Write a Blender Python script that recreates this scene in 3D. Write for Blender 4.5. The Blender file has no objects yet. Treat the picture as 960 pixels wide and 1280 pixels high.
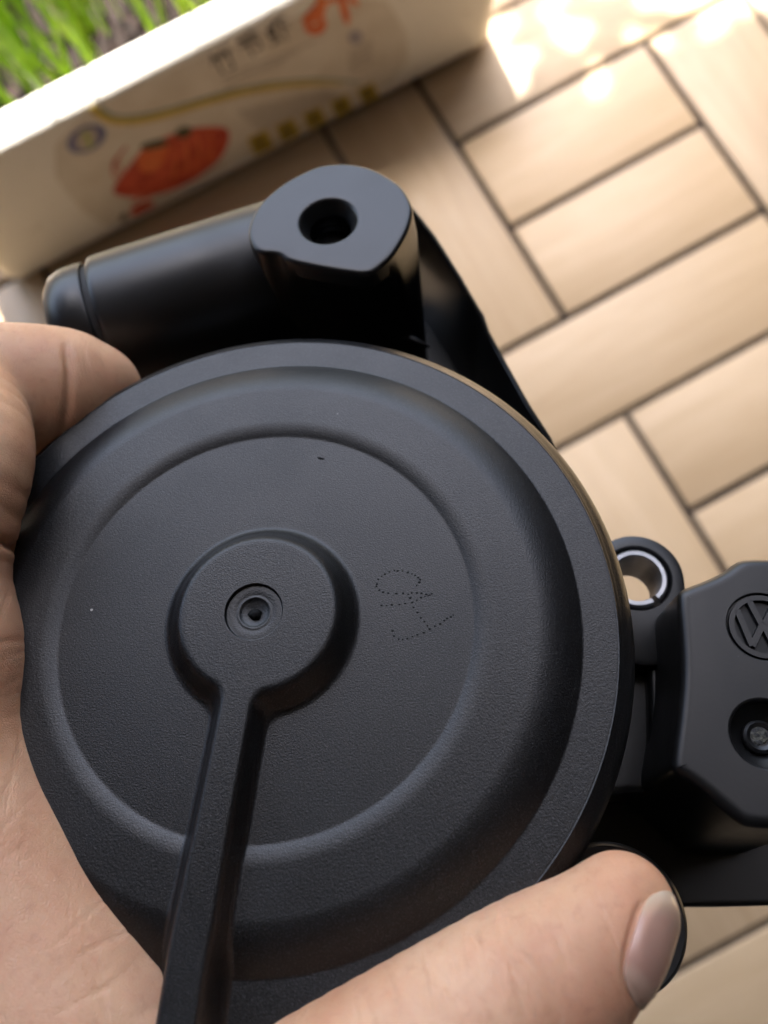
import bpy, bmesh, math, random
import numpy as np
from mathutils import Matrix, Vector
from mathutils.geometry import tessellate_polygon

random.seed(7); rng = np.random.default_rng(7)
R = math.radians
scene = bpy.context.scene
col = scene.collection

# ------------------------------------------------------------------ camera
W = 0.1125                       # width of one moulded strip of the floor tile (450 mm tile = 4 strips)
S = 0.105                        # metres per unit of the held part (distance lens -> cap)
F = 1020.0                       # focal length in photo pixels (960 x 1280)
CR = np.array([[0.87837458, -0.46724749, -0.10068708],
               [0.47793693, 0.86118444, 0.17302499],
               [0.00586466, -0.20010283, 0.97975735]])      # rows: camera axes in world
CP = np.array([-2.19276502, -4.17537223, 6.943159]) * W
MCAM = Matrix.Translation(Vector(CP)) @ Matrix(CR.T.tolist()).to_4x4()

cam = bpy.data.cameras.new('camera')
cam_o = bpy.data.objects.new('camera', cam); col.objects.link(cam_o)
cam_o.matrix_world = MCAM
cam.sensor_fit = 'VERTICAL'; cam.sensor_height = 36.0; cam.sensor_width = 27.0
cam.lens = F / 1280 * 36.0
cam.clip_start = 0.005; cam.clip_end = 500
cam.dof.use_dof = True
cam.dof.focus_distance = 0.985 * S
cam.dof.aperture_fstop = cam.lens / 1.6       # ~1.6 mm pupil of a phone lens
scene.camera = cam_o

# ------------------------------------------------------------------ sky, sun, exposure
SUN_EL, SUN_AZ = 70.0, 15.0                     # azimuth from +Y towards +X
sun_dir = Vector((math.sin(R(SUN_AZ)) * math.cos(R(SUN_EL)), math.cos(R(SUN_AZ)) * math.cos(R(SUN_EL)), math.sin(R(SUN_EL))))
world = bpy.data.worlds.new('World'); scene.world = world; world.use_nodes = True
nt = world.node_tree; nt.nodes.clear()
sky = nt.nodes.new('ShaderNodeTexSky'); sky.sky_type = 'NISHITA'; sky.sun_disc = False
sky.sun_elevation = R(SUN_EL); sky.sun_rotation = R(SUN_AZ); sky.dust_density = 3.8; sky.ozone_density = 1.2; sky.air_density = 0.95
bg = nt.nodes.new('ShaderNodeBackground'); bg.inputs[1].default_value = 0.15
wo = nt.nodes.new('ShaderNodeOutputWorld')
nt.links.new(sky.outputs[0], bg.inputs[0]); nt.links.new(bg.outputs[0], wo.inputs[0])
sun = bpy.data.lights.new('sun', 'SUN'); sun.energy = 4.0; sun.angle = R(0.53); sun.color = (1.0, 0.94, 0.84)
sun_o = bpy.data.objects.new('sun', sun); col.objects.link(sun_o)
sun_o.rotation_euler = (-sun_dir).to_track_quat('-Z', 'Y').to_euler(); sun_o.location = (0, 2, 4)
scene.view_settings.view_transform = 'Standard'; scene.view_settings.look = 'None'
scene.view_settings.exposure = 2.66; scene.view_settings.gamma = 1.0
scene.view_settings.use_curve_mapping = False
scene.cycles.use_denoising = True; scene.cycles.denoising_prefilter = 'ACCURATE'
scene.cycles.max_bounces = 10

# ------------------------------------------------------------------ helpers
def tag(o, label=None, cat=None, group=None, kind=None):
    if label: o['label'] = label
    if cat: o['category'] = cat
    if group: o['group'] = group
    if kind: o['kind'] = kind
    return o

def empty(name, mat=None, parent=None):
    o = bpy.data.objects.new(name, None); col.objects.link(o); o.empty_display_size = 0.02
    if parent: o.parent = parent
    if mat is not None: o.matrix_basis = mat
    return o

def mesh_obj(name, verts, faces, mat, parent=None, angle=40.0, smooth=True):
    me = bpy.data.meshes.new(name)
    me.from_pydata([tuple(map(float, v)) for v in verts], [], [tuple(int(i) for i in f) for f in faces])
    bm = bmesh.new(); bm.from_mesh(me)
    bmesh.ops.recalc_face_normals(bm, faces=bm.faces[:]); bm.to_mesh(me); bm.free()
    if smooth:
        me.shade_smooth()
        if angle: me.set_sharp_from_angle(angle=R(angle))
    me.materials.append(mat)
    o = bpy.data.objects.new(name, me); col.objects.link(o)
    if parent: o.parent = parent
    return o

class Node:
    """small shader-graph helper"""
    def __init__(self, name):
        self.m = bpy.data.materials.new(name); self.m.use_nodes = True
        self.t = self.m.node_tree; self.p = self.t.nodes['Principled BSDF']
    def n(self, typ, **kw):
        x = self.t.nodes.new('ShaderNode' + typ)
        for k, v in kw.items():
            if k in x.inputs: x.inputs[k].default_value = v
            else: setattr(x, k, v)
        return x
    def l(self, a, b): self.t.links.new(a, b)
    def coord(self, which='Object', scale=(1, 1, 1), rot=(0, 0, 0)):
        tc = self.n('TexCoord'); mp = self.n('Mapping')
        mp.inputs['Scale'].default_value = scale; mp.inputs['Rotation'].default_value = rot
        self.l(tc.outputs[which], mp.inputs[0]); return mp.outputs[0]
    def noise(self, vec, scale, detail=3, rough=0.55, dist=0):
        x = self.n('TexNoise'); x.inputs['Scale'].default_value = scale; x.inputs['Detail'].default_value = detail
        x.inputs['Roughness'].default_value = rough; x.inputs['Distortion'].default_value = dist
        self.l(vec, x.inputs['Vector']); return x.outputs['Fac']
    def ramp(self, fac, stops):
        x = self.n('ValToRGB'); e = x.color_ramp.elements
        while len(e) < len(stops): e.new(0.5)
        for i, (p, c) in enumerate(stops):
            e[i].position = p; e[i].color = tuple(c) + (1,) if len(c) == 3 else c
        self.l(fac, x.inputs[0]); return x.outputs[0]
    def mix(self, fac, a, b, mode='MIX'):
        x = self.n('MixRGB', blend_type=mode)
        for i, v in enumerate((fac, a, b)):
            if hasattr(v, 'links'): self.l(v, x.inputs[i])
            elif i == 0: x.inputs[0].default_value = v
            else: x.inputs[i].default_value = tuple(v) + (1,)
        return x.outputs[0]
    def bump(self, h, dist, strength=1.0, prev=None):
        b = self.n('Bump'); b.inputs['Strength'].default_value = strength; b.inputs['Distance'].default_value = dist
        self.l(h, b.inputs['Height'])
        if prev is not None: self.l(prev, b.inputs['Normal'])
        return b.outputs[0]
    def set(self, **kw):
        for k, v in kw.items():
            k = k.replace('_', ' ')
            if hasattr(v, 'links'): self.l(v, self.p.inputs[k])
            else: self.p.inputs[k].default_value = tuple(v) + (1,) if isinstance(v, tuple) and len(v) == 3 and 'Radius' not in k else v
        return self.m

def plastic(name, grain, rough, scale=5200.0, base=(0.0040, 0.0040, 0.0042)):
    q = Node(name); v = q.coord()
    g = q.noise(v, scale, 2, 0.6)
    n2 = q.noise(v, 60, 4)
    rr = q.n('MapRange'); rr.inputs['To Min'].default_value = rough - 0.05; rr.inputs['To Max'].default_value = rough + 0.07
    q.l(n2, rr.inputs['Value'])
    sparkle = q.noise(v, scale * 0.9, 2, 0.7)
    dust = q.noise(v, 900, 2, 0.7)
    dm = q.ramp(dust, [(0.74, (0, 0, 0)), (0.80, (1, 1, 1))])
    c = q.mix(n2, base, tuple(x * 1.35 for x in base))
    if grain > 2e-5: c = q.mix(1.0, c, q.ramp(sparkle, [(0.40, (0.35,) * 3), (0.55, (1.0,) * 3), (0.66, (4.2,) * 3)]), 'MULTIPLY')  # sparkle of the grain painted into the base colour
    c = q.mix(dm, c, (0.02, 0.02, 0.02))
    vz = q.n('TexVoronoi'); vz.inputs['Scale'].default_value = 260; q.l(v, vz.inputs['Vector'])
    sp = q.ramp(vz.outputs['Distance'], [(0.030, (1, 1, 1)), (0.055, (0, 0, 0))])
    sel = q.n('SeparateColor'); q.l(vz.outputs['Color'], sel.inputs[0])
    pick = q.ramp(sel.outputs[0], [(0.955, (0, 0, 0)), (0.965, (1, 1, 1))])
    c = q.mix(q.mix(1.0, sp, pick, 'MULTIPLY'), c, (0.30, 0.29, 0.27))
    fp = q.ramp(q.noise(v, 22, 5, .65, 1.2), [(0.45, (0, 0, 0)), (0.7, (.10,) * 3)])
    ra = q.n('Math', operation='ADD'); q.l(rr.outputs[0], ra.inputs[0]); q.l(fp, ra.inputs[1]); rr = ra
    nrm = q.bump(g, grain)
    return q.set(Base_Color=c, Roughness=rr.outputs[0], Normal=nrm, Specular_IOR_Level=0.43)

M = {}
M['grain'] = plastic('grained_black_plastic', 0.00005, 0.36, 5000)
M['plastic'] = plastic('smooth_black_plastic', 0.000008, 0.35, 1800)
M['deep'] = plastic('satin_black_plastic', 0.000008, 0.34, 1800, (0.0030, 0.0030, 0.0032))
q = Node('pitted_black'); M['field'] = Node('sunk_black').set(Base_Color=(0.005, 0.005, 0.005), Roughness=0.5, Specular_IOR_Level=0.33); M['pit'] = q.set(Base_Color=(0.003, 0.003, 0.003), Roughness=0.75, Specular_IOR_Level=0.2)
q = Node('rough_moulded_black'); v = q.coord()
M['rough'] = q.set(Base_Color=(0.012, 0.012, 0.013), Roughness=0.55, Normal=q.bump(q.noise(v, 1500, 3), 0.0003))
q = Node('dusty_nub'); v = q.coord()
M['nub'] = q.set(Base_Color=q.ramp(q.noise(v, 1600, 3), [(0.42, (0.008, 0.008, 0.008)), (0.68, (0.09, 0.085, 0.06))]), Roughness=0.7, Normal=q.bump(q.noise(v, 1500, 3), 0.0004))
q = Node('rubber'); M['rubber'] = q.set(Base_Color=(0.006, 0.006, 0.007), Roughness=0.7)
q = Node('zinc_sleeve'); v = q.coord('Object', (1, 1, 8))
M['metal'] = q.set(Base_Color=(0.36, 0.36, 0.37), Metallic=1.0, Roughness=q.ramp(q.noise(v, 300, 3), [(0.3, (0.38,) * 3), (0.7, (0.6,) * 3)]))

# ------------------------------------------------------------------ the setting: floor of wood-look tiles with a pinwheel of strips
q = Node('wood_look_strip'); v = q.coord('Object', (6, 60, 60)); oi = q.n('ObjectInfo')
vv = q.n('VectorMath', operation='ADD'); q.l(v, vv.inputs[0])
rs = q.n('VectorMath', operation='SCALE'); rs.inputs['Scale'].default_value = 40
cmb = q.n('CombineXYZ')
for i in range(3): q.l(oi.outputs['Random'], cmb.inputs[i])
q.l(cmb.outputs[0], rs.inputs[0]); q.l(rs.outputs[0], vv.inputs[1])
g1 = q.noise(vv.outputs[0], 1.0, 5, 0.6, 0.6); g2 = q.noise(vv.outputs[0], 5.0, 4, 0.6)
c = q.ramp(g1, [(0.30, (0.49, 0.352, 0.205)), (0.55, (0.53, 0.387, 0.232)), (0.75, (0.575, 0.425, 0.265))])
c = q.mix(q.ramp(g2, [(0.45, (0, 0, 0)), (0.80, (0.30,) * 3)]), c, (0.46, 0.31, 0.165))
hv = q.n('HueSaturation'); q.l(c, hv.inputs['Color'])
mr = q.n('MapRange'); mr.inputs['To Min'].default_value = 0.90; mr.inputs['To Max'].default_value = 1.08
q.l(oi.outputs['Random'], mr.inputs['Value']); q.l(mr.outputs[0], hv.inputs['Value'])
M['strip'] = q.set(Base_Color=hv.outputs[0], Roughness=q.ramp(g2, [(0.3, (0.34,) * 3), (0.7, (0.5,) * 3)]), Normal=q.bump(g2, 0.0004))
q = Node('groove_brown'); v = q.coord()
M['groove'] = q.set(Base_Color=q.ramp(q.noise(v, 80, 4), [(0.3, (0.018, 0.011, 0.006)), (0.7, (0.045, 0.028, 0.016))]), Roughness=0.8)
q = Node('grout'); v = q.coord()
M['grout'] = q.set(Base_Color=q.ramp(q.noise(v, 120, 4), [(0.3, (0.10, 0.08, 0.055)), (0.7, (0.19, 0.15, 0.11))]), Roughness=0.9)

def slab_mesh(name, lx, ly, h, bev, mat):
    bm = bmesh.new(); bmesh.ops.create_cube(bm, size=1)
    for vv_ in bm.verts: vv_.co = Vector((vv_.co.x * lx, vv_.co.y * ly, (vv_.co.z - 0.5) * h))
    ed = [e for e in bm.edges if all(x.co.z > -h * 0.5 for x in e.verts)]
    bmesh.ops.bevel(bm, geom=ed, offset=bev, segments=2, affect='EDGES', profile=0.5)
    me = bpy.data.meshes.new(name); bm.to_mesh(me); bm.free(); me.materials.append(mat)
    me.shade_smooth(); me.set_sharp_from_angle(angle=R(50)); return me

def quad_sheet(name, x0, x1, y0, y1, z, mat, thick=0.02):
    me = slab_mesh(name, x1 - x0, y1 - y0, thick, 0.0005, mat)
    o = bpy.data.objects.new(name, me); col.objects.link(o); o.location = ((x0 + x1) / 2, (y0 + y1) / 2, z); return o

floor = quad_sheet('floor', -2.4, 2.4, -2.0, 2.2, -0.0048, M['grout'], 0.10)
tag(floor, kind='structure')
GAP = 0.0070
m2 = slab_mesh('strip_short', 2 * W - GAP, W - GAP, 0.006, 0.0011, M['strip'])
m3 = slab_mesh('strip_long', 3 * W - GAP, W - GAP, 0.006, 0.0011, M['strip'])
mt = slab_mesh('tile', 4 * W - 0.0048, 4 * W - 0.0048, 0.006, 0.0006, M['groove'])
PIN = [((0, 3), (-1, 0)), ((2, 3), (0, 3)), ((-1, 2), (2, 3)), ((-1, 0), (-1, 2)), ((0, 2), (0, 1)), ((0, 2), (1, 2))]
for ti in range(-2, 3):
    for tj in range(-2, 4):
        t = bpy.data.objects.new('tile', mt); col.objects.link(t)
        cx, cy = (1 + 4 * ti) * W, -(1 + 4 * tj) * W
        t.parent = floor; t.location = Vector((cx, cy, -0.0034)) - floor.location
        for (a0, a1), (b0, b1) in PIN:
            la, lb = a1 - a0, b1 - b0
            s = bpy.data.objects.new('plank', m3 if max(la, lb) == 3 else m2); col.objects.link(s)
            s.parent = t
            s.location = (((a0 + a1) / 2 - 1) * W, -((b0 + b1) / 2 - 1) * W, 0.0034 + random.uniform(-2e-4, 2e-4))
            if lb > la: s.rotation_euler.z = R(90)

# unseen slab and dark sides, added to block sun and sky
q = Node('painted_plaster'); v = q.coord()
M['plaster'] = q.set(Base_Color=q.ramp(q.noise(v, 6, 4), [(0.3, (0.085, 0.083, 0.08)), (0.7, (0.12, 0.117, 0.112))]), Roughness=0.9, Normal=q.bump(q.noise(v, 200, 3), 0.001))
q = Node('dark_blocker_surface'); v = q.coord()
M['dark_blocker'] = q.set(Base_Color=q.ramp(q.noise(v, 5, 4), [(0.3, (0.022, 0.021, 0.02)), (0.7, (0.04, 0.037, 0.034))]), Roughness=0.8)
def wall(name, lo, hi, mat):
    lo, hi = Vector(lo), Vector(hi)
    bm = bmesh.new(); bmesh.ops.create_cube(bm, size=1)
    for x in bm.verts: x.co = Vector((x.co[i] * (hi[i] - lo[i]) for i in range(3)))
    me = bpy.data.meshes.new(name); bm.to_mesh(me); bm.free(); me.materials.append(mat)
    o = bpy.data.objects.new(name, me); col.objects.link(o); o.location = (lo + hi) / 2
    return tag(o, kind='structure')
CEIL = 2.35
SH = -sun_dir / sun_dir.z                       # where a point one metre up throws its shadow
def edge_y(x): return (-0.03 if x + SH.x * CEIL > 0.14 else 0.020) - SH.y * CEIL
cb = [(-2.4, -2.0), (2.4, -2.0), (2.4, -0.20), (0.64, -0.20), (0.64, edge_y(2.4)), (0.15 - SH.x * CEIL, edge_y(2.4)), (0.13 - SH.x * CEIL, edge_y(-0.42)), (-0.42, edge_y(-0.42)), (-0.42, 1.9), (-2.4, 1.9)]  # slab outline stepped to shape the sun patch and the sky reflections
cv = [(x, y, z) for z in (CEIL, CEIL + .15) for x, y in cb]
ceil_o = mesh_obj('shade_slab', cv, [tuple(range(10)), tuple(range(10, 20))] + [(k, (k + 1) % 10, 10 + (k + 1) % 10, 10 + k) for k in range(10)], M['plaster'], None, 30)
tag(ceil_o, kind='structure')
wall('blocker_rear', (-1.5, -1.45, -0.1), (1.1, -1.35, CEIL - 0.002), M['dark_blocker'])  # unseen dark blockers, added so the plastic reflects black at its sides
wall('blocker_left', (-1.5, -1.348, -0.1), (-1.4, 0.6, CEIL - 0.002), M['dark_blocker'])
wall('blocker_right', (1.0, -1.348, -0.1), (1.1, 0.5, CEIL - 0.002), M['dark_blocker'])
# unseen creeper added at the slab edge to break the sun into dapples
q = Node('added_creeper_leaf'); M['creeper'] = q.set(Base_Color=(0.05, 0.11, 0.02), Roughness=0.5)
lv, lf = [], []
for k in range(64):
    fx = random.uniform(0.10, 0.24) if k % 2 else random.uniform(0.10, 0.60)
    x = fx - SH.x * CEIL; z = CEIL - random.uniform(0.0, 0.35)
    y = edge_y(x) + SH.y * (CEIL - z) + abs(random.gauss(0, 0.16 if fx < .24 else .05)) - 0.03
    sz = random.uniform(.018, .04); a_ = random.uniform(0, 6.28); st_ = len(lv)
    ca, sa = math.cos(a_), math.sin(a_); tl = random.uniform(-.4, .4)
    for u_, w_ in ((-1, 0), (-.35, .55), (.35, .5), (1, 0), (.35, -.5), (-.35, -.55)):
        lv.append((x + sz * (u_ * ca - w_ * sa), y + sz * (u_ * sa + w_ * ca), z + sz * (tl * u_ - .25 * abs(w_))))
    lf.append(tuple(range(st_, st_ + 6)))
for k in range(9):
    x = 0.12 + 0.05 * k - SH.x * CEIL; st_ = len(lv); y = edge_y(x) + .012
    for z in (CEIL + .1, CEIL - .34): lv += [(x, y, z), (x + .004, y, z), (x + .002, y + .004, z)]
    lf += [(st_, st_ + 1, st_ + 4, st_ + 3), (st_ + 1, st_ + 2, st_ + 5, st_ + 4), (st_ + 2, st_, st_ + 3, st_ + 5)]
tag(mesh_obj('added_creeper', lv, lf, M['creeper'], None, 0), 'unseen green creeper added at the slab edge to dapple the sun', 'creeper', kind='stuff')

# ------------------------------------------------------------------ frame of the held part
_n = np.array([-0.1091, 0.4711, 1.0]); _n /= np.linalg.norm(_n)
_c = np.array([-0.149, -0.1313, -1.0])
_u = np.cross([0, 1, 0], _n); _u /= np.linalg.norm(_u); _v = np.cross(_n, _u)
MPART = MCAM @ Matrix(((_u[0], _v[0], _n[0], _c[0] * S), (_u[1], _v[1], _n[1], _c[1] * S), (_u[2], _v[2], _n[2], _c[2] * S), (0, 0, 0, 1)))
def loc(px, py, z):
    """photo pixel -> (x, y) on the part's plane at height z (part units)"""
    d = np.array([(px - 480) / F, (640 - py) / F, -1.0])
    s = ((_c + _n * z) @ _n) / (d @ _n); P = d * s - _c
    return np.array([P @ _u, P @ _v])
def loc_r(px, py, z, rpx):
    d = np.array([(px - 480) / F, (640 - py) / F, -1.0]); s = ((_c + _n * z) @ _n) / (d @ _n)
    return rpx / F * s

part = empty('oil_separator', MPART)
tag(part, 'black plastic engine oil separator with round cap, gripped by the hand above the floor', 'engine part')

def chaikin(pts, it=3, keep=0.25):
    pts = np.array(pts, float)
    for _ in range(it):
        a, b = pts, np.roll(pts, -1, 0)
        pts = np.empty((2 * len(a), 2)); pts[0::2] = a * (1 - keep) + b * keep; pts[1::2] = a * keep + b * (1 - keep)
        keep = 0.25
    return pts
def resample(pts, n):
    p = np.vstack([pts, pts[:1]]); d = np.r_[0, np.cumsum(np.linalg.norm(np.diff(p, axis=0), axis=1))]
    t = np.linspace(0, d[-1], n, endpoint=False)
    return np.stack([np.interp(t, d, p[:, i]) for i in range(2)], 1)
def ccw(pts):
    x, y = pts[:, 0], pts[:, 1]
    return pts if (x * np.roll(y, -1) - y * np.roll(x, -1)).sum() > 0 else pts[::-1]
def offset(pts, d):
    t = np.roll(pts, -1, 0) - np.roll(pts, 1, 0); t /= np.linalg.norm(t, axis=1)[:, None] + 1e-9
    return pts + d * np.stack([t[:, 1], -t[:, 0]], 1)
def circle(cx, cy, r, n=64):
    th = np.linspace(0, 2 * np.pi, n, endpoint=False); return np.stack([cx + r * np.cos(th), cy + r * np.sin(th)], 1)

class Build:
    def __init__(s): s.v = []; s.f = []; s.flat = []
    def ring(s, pts2, z):
        i = len(s.v); s.v += [(x, y, z) for x, y in pts2]; return list(range(i, i + len(pts2)))
    def ring3(s, pts3):
        i = len(s.v); s.v += [tuple(p) for p in pts3]; return list(range(i, i + len(pts3)))
    def join(s, a, b):
        n = len(a)
        for i in range(n): s.f.append((a[i], a[(i + 1) % n], b[(i + 1) % n], b[i]))
    def cap(s, outer, holes=()):
        idx = list(outer) + [k for h in holes for k in h]
        polys = [[Vector(s.v[k]) for k in outer]] + [[Vector(s.v[k]) for k in h] for h in holes]
        for t in tessellate_polygon(polys): s.flat.append(len(s.f)); s.f.append(tuple(idx[k] for k in t))
    def obj(s, name, mat, parent, angle=40, sc=S):
        o_ = mesh_obj(name, np.array(s.v) * sc, s.f, mat, parent, angle)
        for k in s.flat: o_.data.polygons[k].use_smooth = False
        return o_

def prism(name, pts, zt, zb, mat, parent, rnd=0.006, n=160, holes=(), draft=0.0, angle=40):
    """moulded block: outline, rounded top edge, drafted side; holes = [(circle, depth, rounding)] are real recesses"""
    o = ccw(resample(np.array(pts), n)); b = Build()
    rings = [b.ring(offset(o, -rnd - 0.004), zt)]
    for k in range(6):
        a = k / 5 * math.pi / 2
        rings.append(b.ring(offset(o, -rnd + rnd * math.sin(a)), zt - rnd + rnd * math.cos(a)))
    rings.append(b.ring(offset(o, draft * 0.5), (zt + zb) / 2)); rings.append(b.ring(offset(o, draft), zb))
    for x, y in zip(rings, rings[1:]): b.join(x, y)
    hr = []
    for h, depth, rr in holes:
        h = ccw(np.array(h)); r0 = b.ring(offset(h, rr), zt); hr.append(r0); prev = r0
        if rr > 0:
            for k in (1, 2, 3):
                a = k / 3 * math.pi / 2; x = b.ring(offset(h, rr - rr * math.sin(a)), zt - rr + rr * math.cos(a)); b.join(prev, x); prev = x
        x = b.ring(h, zt - depth); b.join(prev, x); b.cap(x)
    b.cap(rings[0], hr); b.cap(rings[-1])
    return b.obj(name, mat, parent, angle)

# ---- cap: one continuous relief, split into the cover and the raised boss with its channel
ST = [np.array(p) for p in ((0.0, 0.0), (-0.0125, -0.11), (-0.0165, -0.165), (-0.0245, -0.275), (-0.0305, -0.36), (-0.033, -0.44))]
SW = [0.0150, 0.0146, 0.0146, 0.0154, 0.0168, 0.0176]
def sstep(x): x = np.clip(x, 0, 1); return x * x * x * (x * (6 * x - 15) + 10)
def base_h(r):
    z = np.zeros_like(r)
    t = np.clip((r - 0.2575) / 0.023, 0, 1); z += 0.0044 * (1 - (1 - t) ** 2.0)
    t = np.clip((r - 0.330) / 0.0565, 0, 1); z -= 0.0225 * t ** 1.7
    z -= 0.0060 * np.clip((r - 0.425) / 0.01, 0, 1) ** 2
    z += 0.0011 * np.exp(-((r - 0.4285) / 0.0009) ** 2)
    return z
def boss_d(x, y):
    d = np.hypot(x, y) - 0.0915; sd_ = np.full_like(d, 9.0)
    for (a, b, wa, wb) in zip(ST, ST[1:], SW, SW[1:]):
        ab = b - a; t = np.clip(((x - a[0]) * ab[0] + (y - a[1]) * ab[1]) / (ab @ ab), 0, 1)
        sd_ = np.minimum(sd_, np.hypot(x - a[0] - t * ab[0], y - a[1] - t * ab[1]) - (wa + (wb - wa) * t))
    sd_ = sd_ * 1.45
    k = 0.022; h = np.clip(0.5 + 0.5 * (sd_ - d) / k, 0, 1)
    return sd_ * (1 - h) + d * h - k * h * (1 - h)
NA = 1080
rr_ = np.unique(np.concatenate([np.linspace(0, 0.035, 34), np.linspace(0.028, 0.042, 26), np.linspace(0.042, 0.09, 14), np.linspace(0.09, 0.14, 30), np.linspace(0.14, 0.25, 34), np.linspace(0.25, 0.285, 22), np.linspace(0.285, 0.4, 60), np.linspace(0.4, 0.425, 14), np.linspace(0.425, 0.4345, 26)]))[1:]
th_ = np.linspace(0, 2 * np.pi, NA, endpoint=False)
RR, TH = np.meshgrid(rr_, th_, indexing='ij'); X = RR * np.cos(TH); Y = RR * np.sin(TH)
bd = boss_d(X, Y); wall_w = 0.033
mk = 1 - sstep((bd + 0.003) / (wall_w + 0.004))
hb = base_h(RR); top = 0.0300
Z = hb + (top - hb) * mk
# sunk witness disc in the middle of the boss
dc = np.array(loc(317.5, 765, 0.0275)); dr = np.hypot(X - dc[0], Y - dc[1])
Z -= (0.0045 * (1 - sstep((dr - 0.0335) / 0.0022)) + 0.0050 * sstep(1 - dr / 0.032)) * (mk > 0.5)
Z += 0.0012 * np.exp(-((dr - 0.019) / 0.002) ** 2)
verts = [(0, 0, float(top - 0.0095))] + np.stack([X, Y, Z], -1).reshape(-1, 3).tolist()
nr = len(rr_)
idx = 1 + np.arange(nr * NA).reshape(nr, NA)
a = idx[:-1]; b_ = idx[1:]
quads = np.stack([a, b_, np.roll(b_, -1, 1), np.roll(a, -1, 1)], -1)
fm = 0.25 * (bd[:-1] + bd[1:] + np.roll(bd, -1, 1)[:-1] + np.roll(bd, -1, 1)[1:]) < wall_w * 0.97
tri = [(0, int(idx[0, i]), int(idx[0, (i + 1) % NA])) for i in range(NA)]
def sub(name, faces, extra=()):
    fs = [tuple(f) for f in faces] + list(extra)
    used = sorted({k for f in fs for k in f}); mp = {k: i for i, k in enumerate(used)}
    return mesh_obj(name, np.array([verts[k] for k in used]) * S, [tuple(mp[k] for k in f) for f in fs], M['grain'], part, 60)
boss = sub('raised_boss', quads[fm].tolist(), tri)
# rounded skirt of the cover
last = idx[-1].tolist(); cover_f = quads[~fm].tolist(); zr = Z[-1]
for k, (r, z) in enumerate([(0.4395, -0.0260), (0.4450, -0.0315), (0.4490, -0.039), (0.4515, -0.049), (0.4545, -0.09), (0.4560, -0.118), (0.450, -0.124), (0.405, -0.126), (0.395, -0.135), (0.395, -0.29)]):
    st = len(verts); zz = np.maximum(z, -9) + np.where(k < 4, (zr + 0.0225) * (1 - k / 4), 0)
    verts += np.stack([r * np.cos(th_), r * np.sin(th_), zz], -1).tolist(); cur = list(range(st, st + NA))
    for i in range(NA): cover_f.append((last[i], cur[i], cur[(i + 1) % NA], last[(i + 1) % NA]))
    last = cur
cover_f.append(tuple(reversed(last)))
cover = sub('round_cap', cover_f)

# moulding nub in the dimple
def blob(name, x, y, z, r, h, mat, parent, n=14, jit=0.25):
    b = Build(); prev = None
    for k in range(5):
        a = k / 4 * math.pi / 2 * 0.96
        p = [(x + r * math.cos(a) * (1 + random.uniform(-jit, jit)) * math.cos(t), y + r * math.cos(a) * (1 + random.uniform(-jit, jit)) * math.sin(t), z + h * math.sin(a)) for t in np.linspace(0, 2 * np.pi, n, endpoint=False)]
        cur = b.ring3(p)
        if prev: b.join(prev, cur)
        prev = cur
    b.f.append(tuple(prev)); return b.obj(name, mat, parent, 80)
nub = blob('moulding_nub', dc[0], dc[1] - 0.001, top - 0.0105, 0.0082, 0.0085, M['pit'], boss)

# stippled hand-scribed mark: a row of tiny burnt pits
MK = [[(245,240),(255,210),(275,195),(295,180),(320,168),(350,160),(370,160),(400,163),(430,170),(455,178),(475,188),(495,200),(505,215),(500,232),(485,247)],
      [(245,255),(262,275),(285,287),(312,292),(360,295),(405,297),(435,303)], [(455,293),(485,293),(515,296),(540,300)],
      [(275,370),(305,368),(335,365),(380,362),(418,355),(455,350),(487,335),(510,323),(535,317),(552,311),(566,305),(575,300)],
      [(445,322),(458,350),(468,378),(487,408),(508,443),(530,465),(548,490)],
      [(705,425),(690,435),(670,448),(650,460),(625,477),(595,492),(560,510),(527,532),(490,545),(460,556),(428,567),(400,572),(375,568),(350,550),(340,520)]]
b = Build()
for row in MK:
    for (zx, zy) in row:
        x, y = loc(420 + zx / 4.8, 680 + zy / 4.8, 0.0)
        r = random.uniform(0.0011, 0.0017); jx, jy = random.uniform(-5e-4, 5e-4), random.uniform(-5e-4, 5e-4)
        o1 = [(x + jx + r * math.cos(t) * random.uniform(.8, 1.25), y + jy + r * .85 * math.sin(t)) for t in np.linspace(0, 2 * np.pi, 9, endpoint=False)]
        ra = b.ring(o1, 0.0002); rb = b.ring([(x + jx + (p[0] - x - jx) * .5, y + jy + (p[1] - y - jy) * .5) for p in o1], 0.0005); b.join(ra, rb); b.f.append(tuple(rb))
mk_o = b.obj('stippled_mark', M['pit'], cover)
b = Build(); x, y = loc(401, 573, 0.0)
ra = b.ring([(x + .0052 * math.cos(t) * (1 + .2 * math.sin(3 * t)), y - .0014 * math.cos(t) + .0018 * math.sin(t)) for t in np.linspace(0, 2 * np.pi, 12, endpoint=False)], 0.0003)
rb = b.ring([(x + .0025 * math.cos(t), y + .0008 * math.sin(t)) for t in np.linspace(0, 2 * np.pi, 12, endpoint=False)], 0.0008); b.join(ra, rb); b.f.append(tuple(rb))
b.obj('scuff', M['pit'], cover)

# ---- post with the threaded hole
ZP = 0.015
pp = [(311, 276), (309, 296), (320, 316), (349, 317), (358, 326), (405, 336), (452, 343), (466, 341), (492, 319), (511, 287), (518, 259), (503, 230), (467, 209), (434, 202), (397, 205), (355, 226), (326, 250)]
po = chaikin([loc(*p, ZP) for p in pp], 2, .2)
hc = loc(410, 276, ZP); hr_ = loc_r(410, 276, ZP, 27)
o = ccw(resample(po, 144)); b = Build(); rings = []
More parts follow.
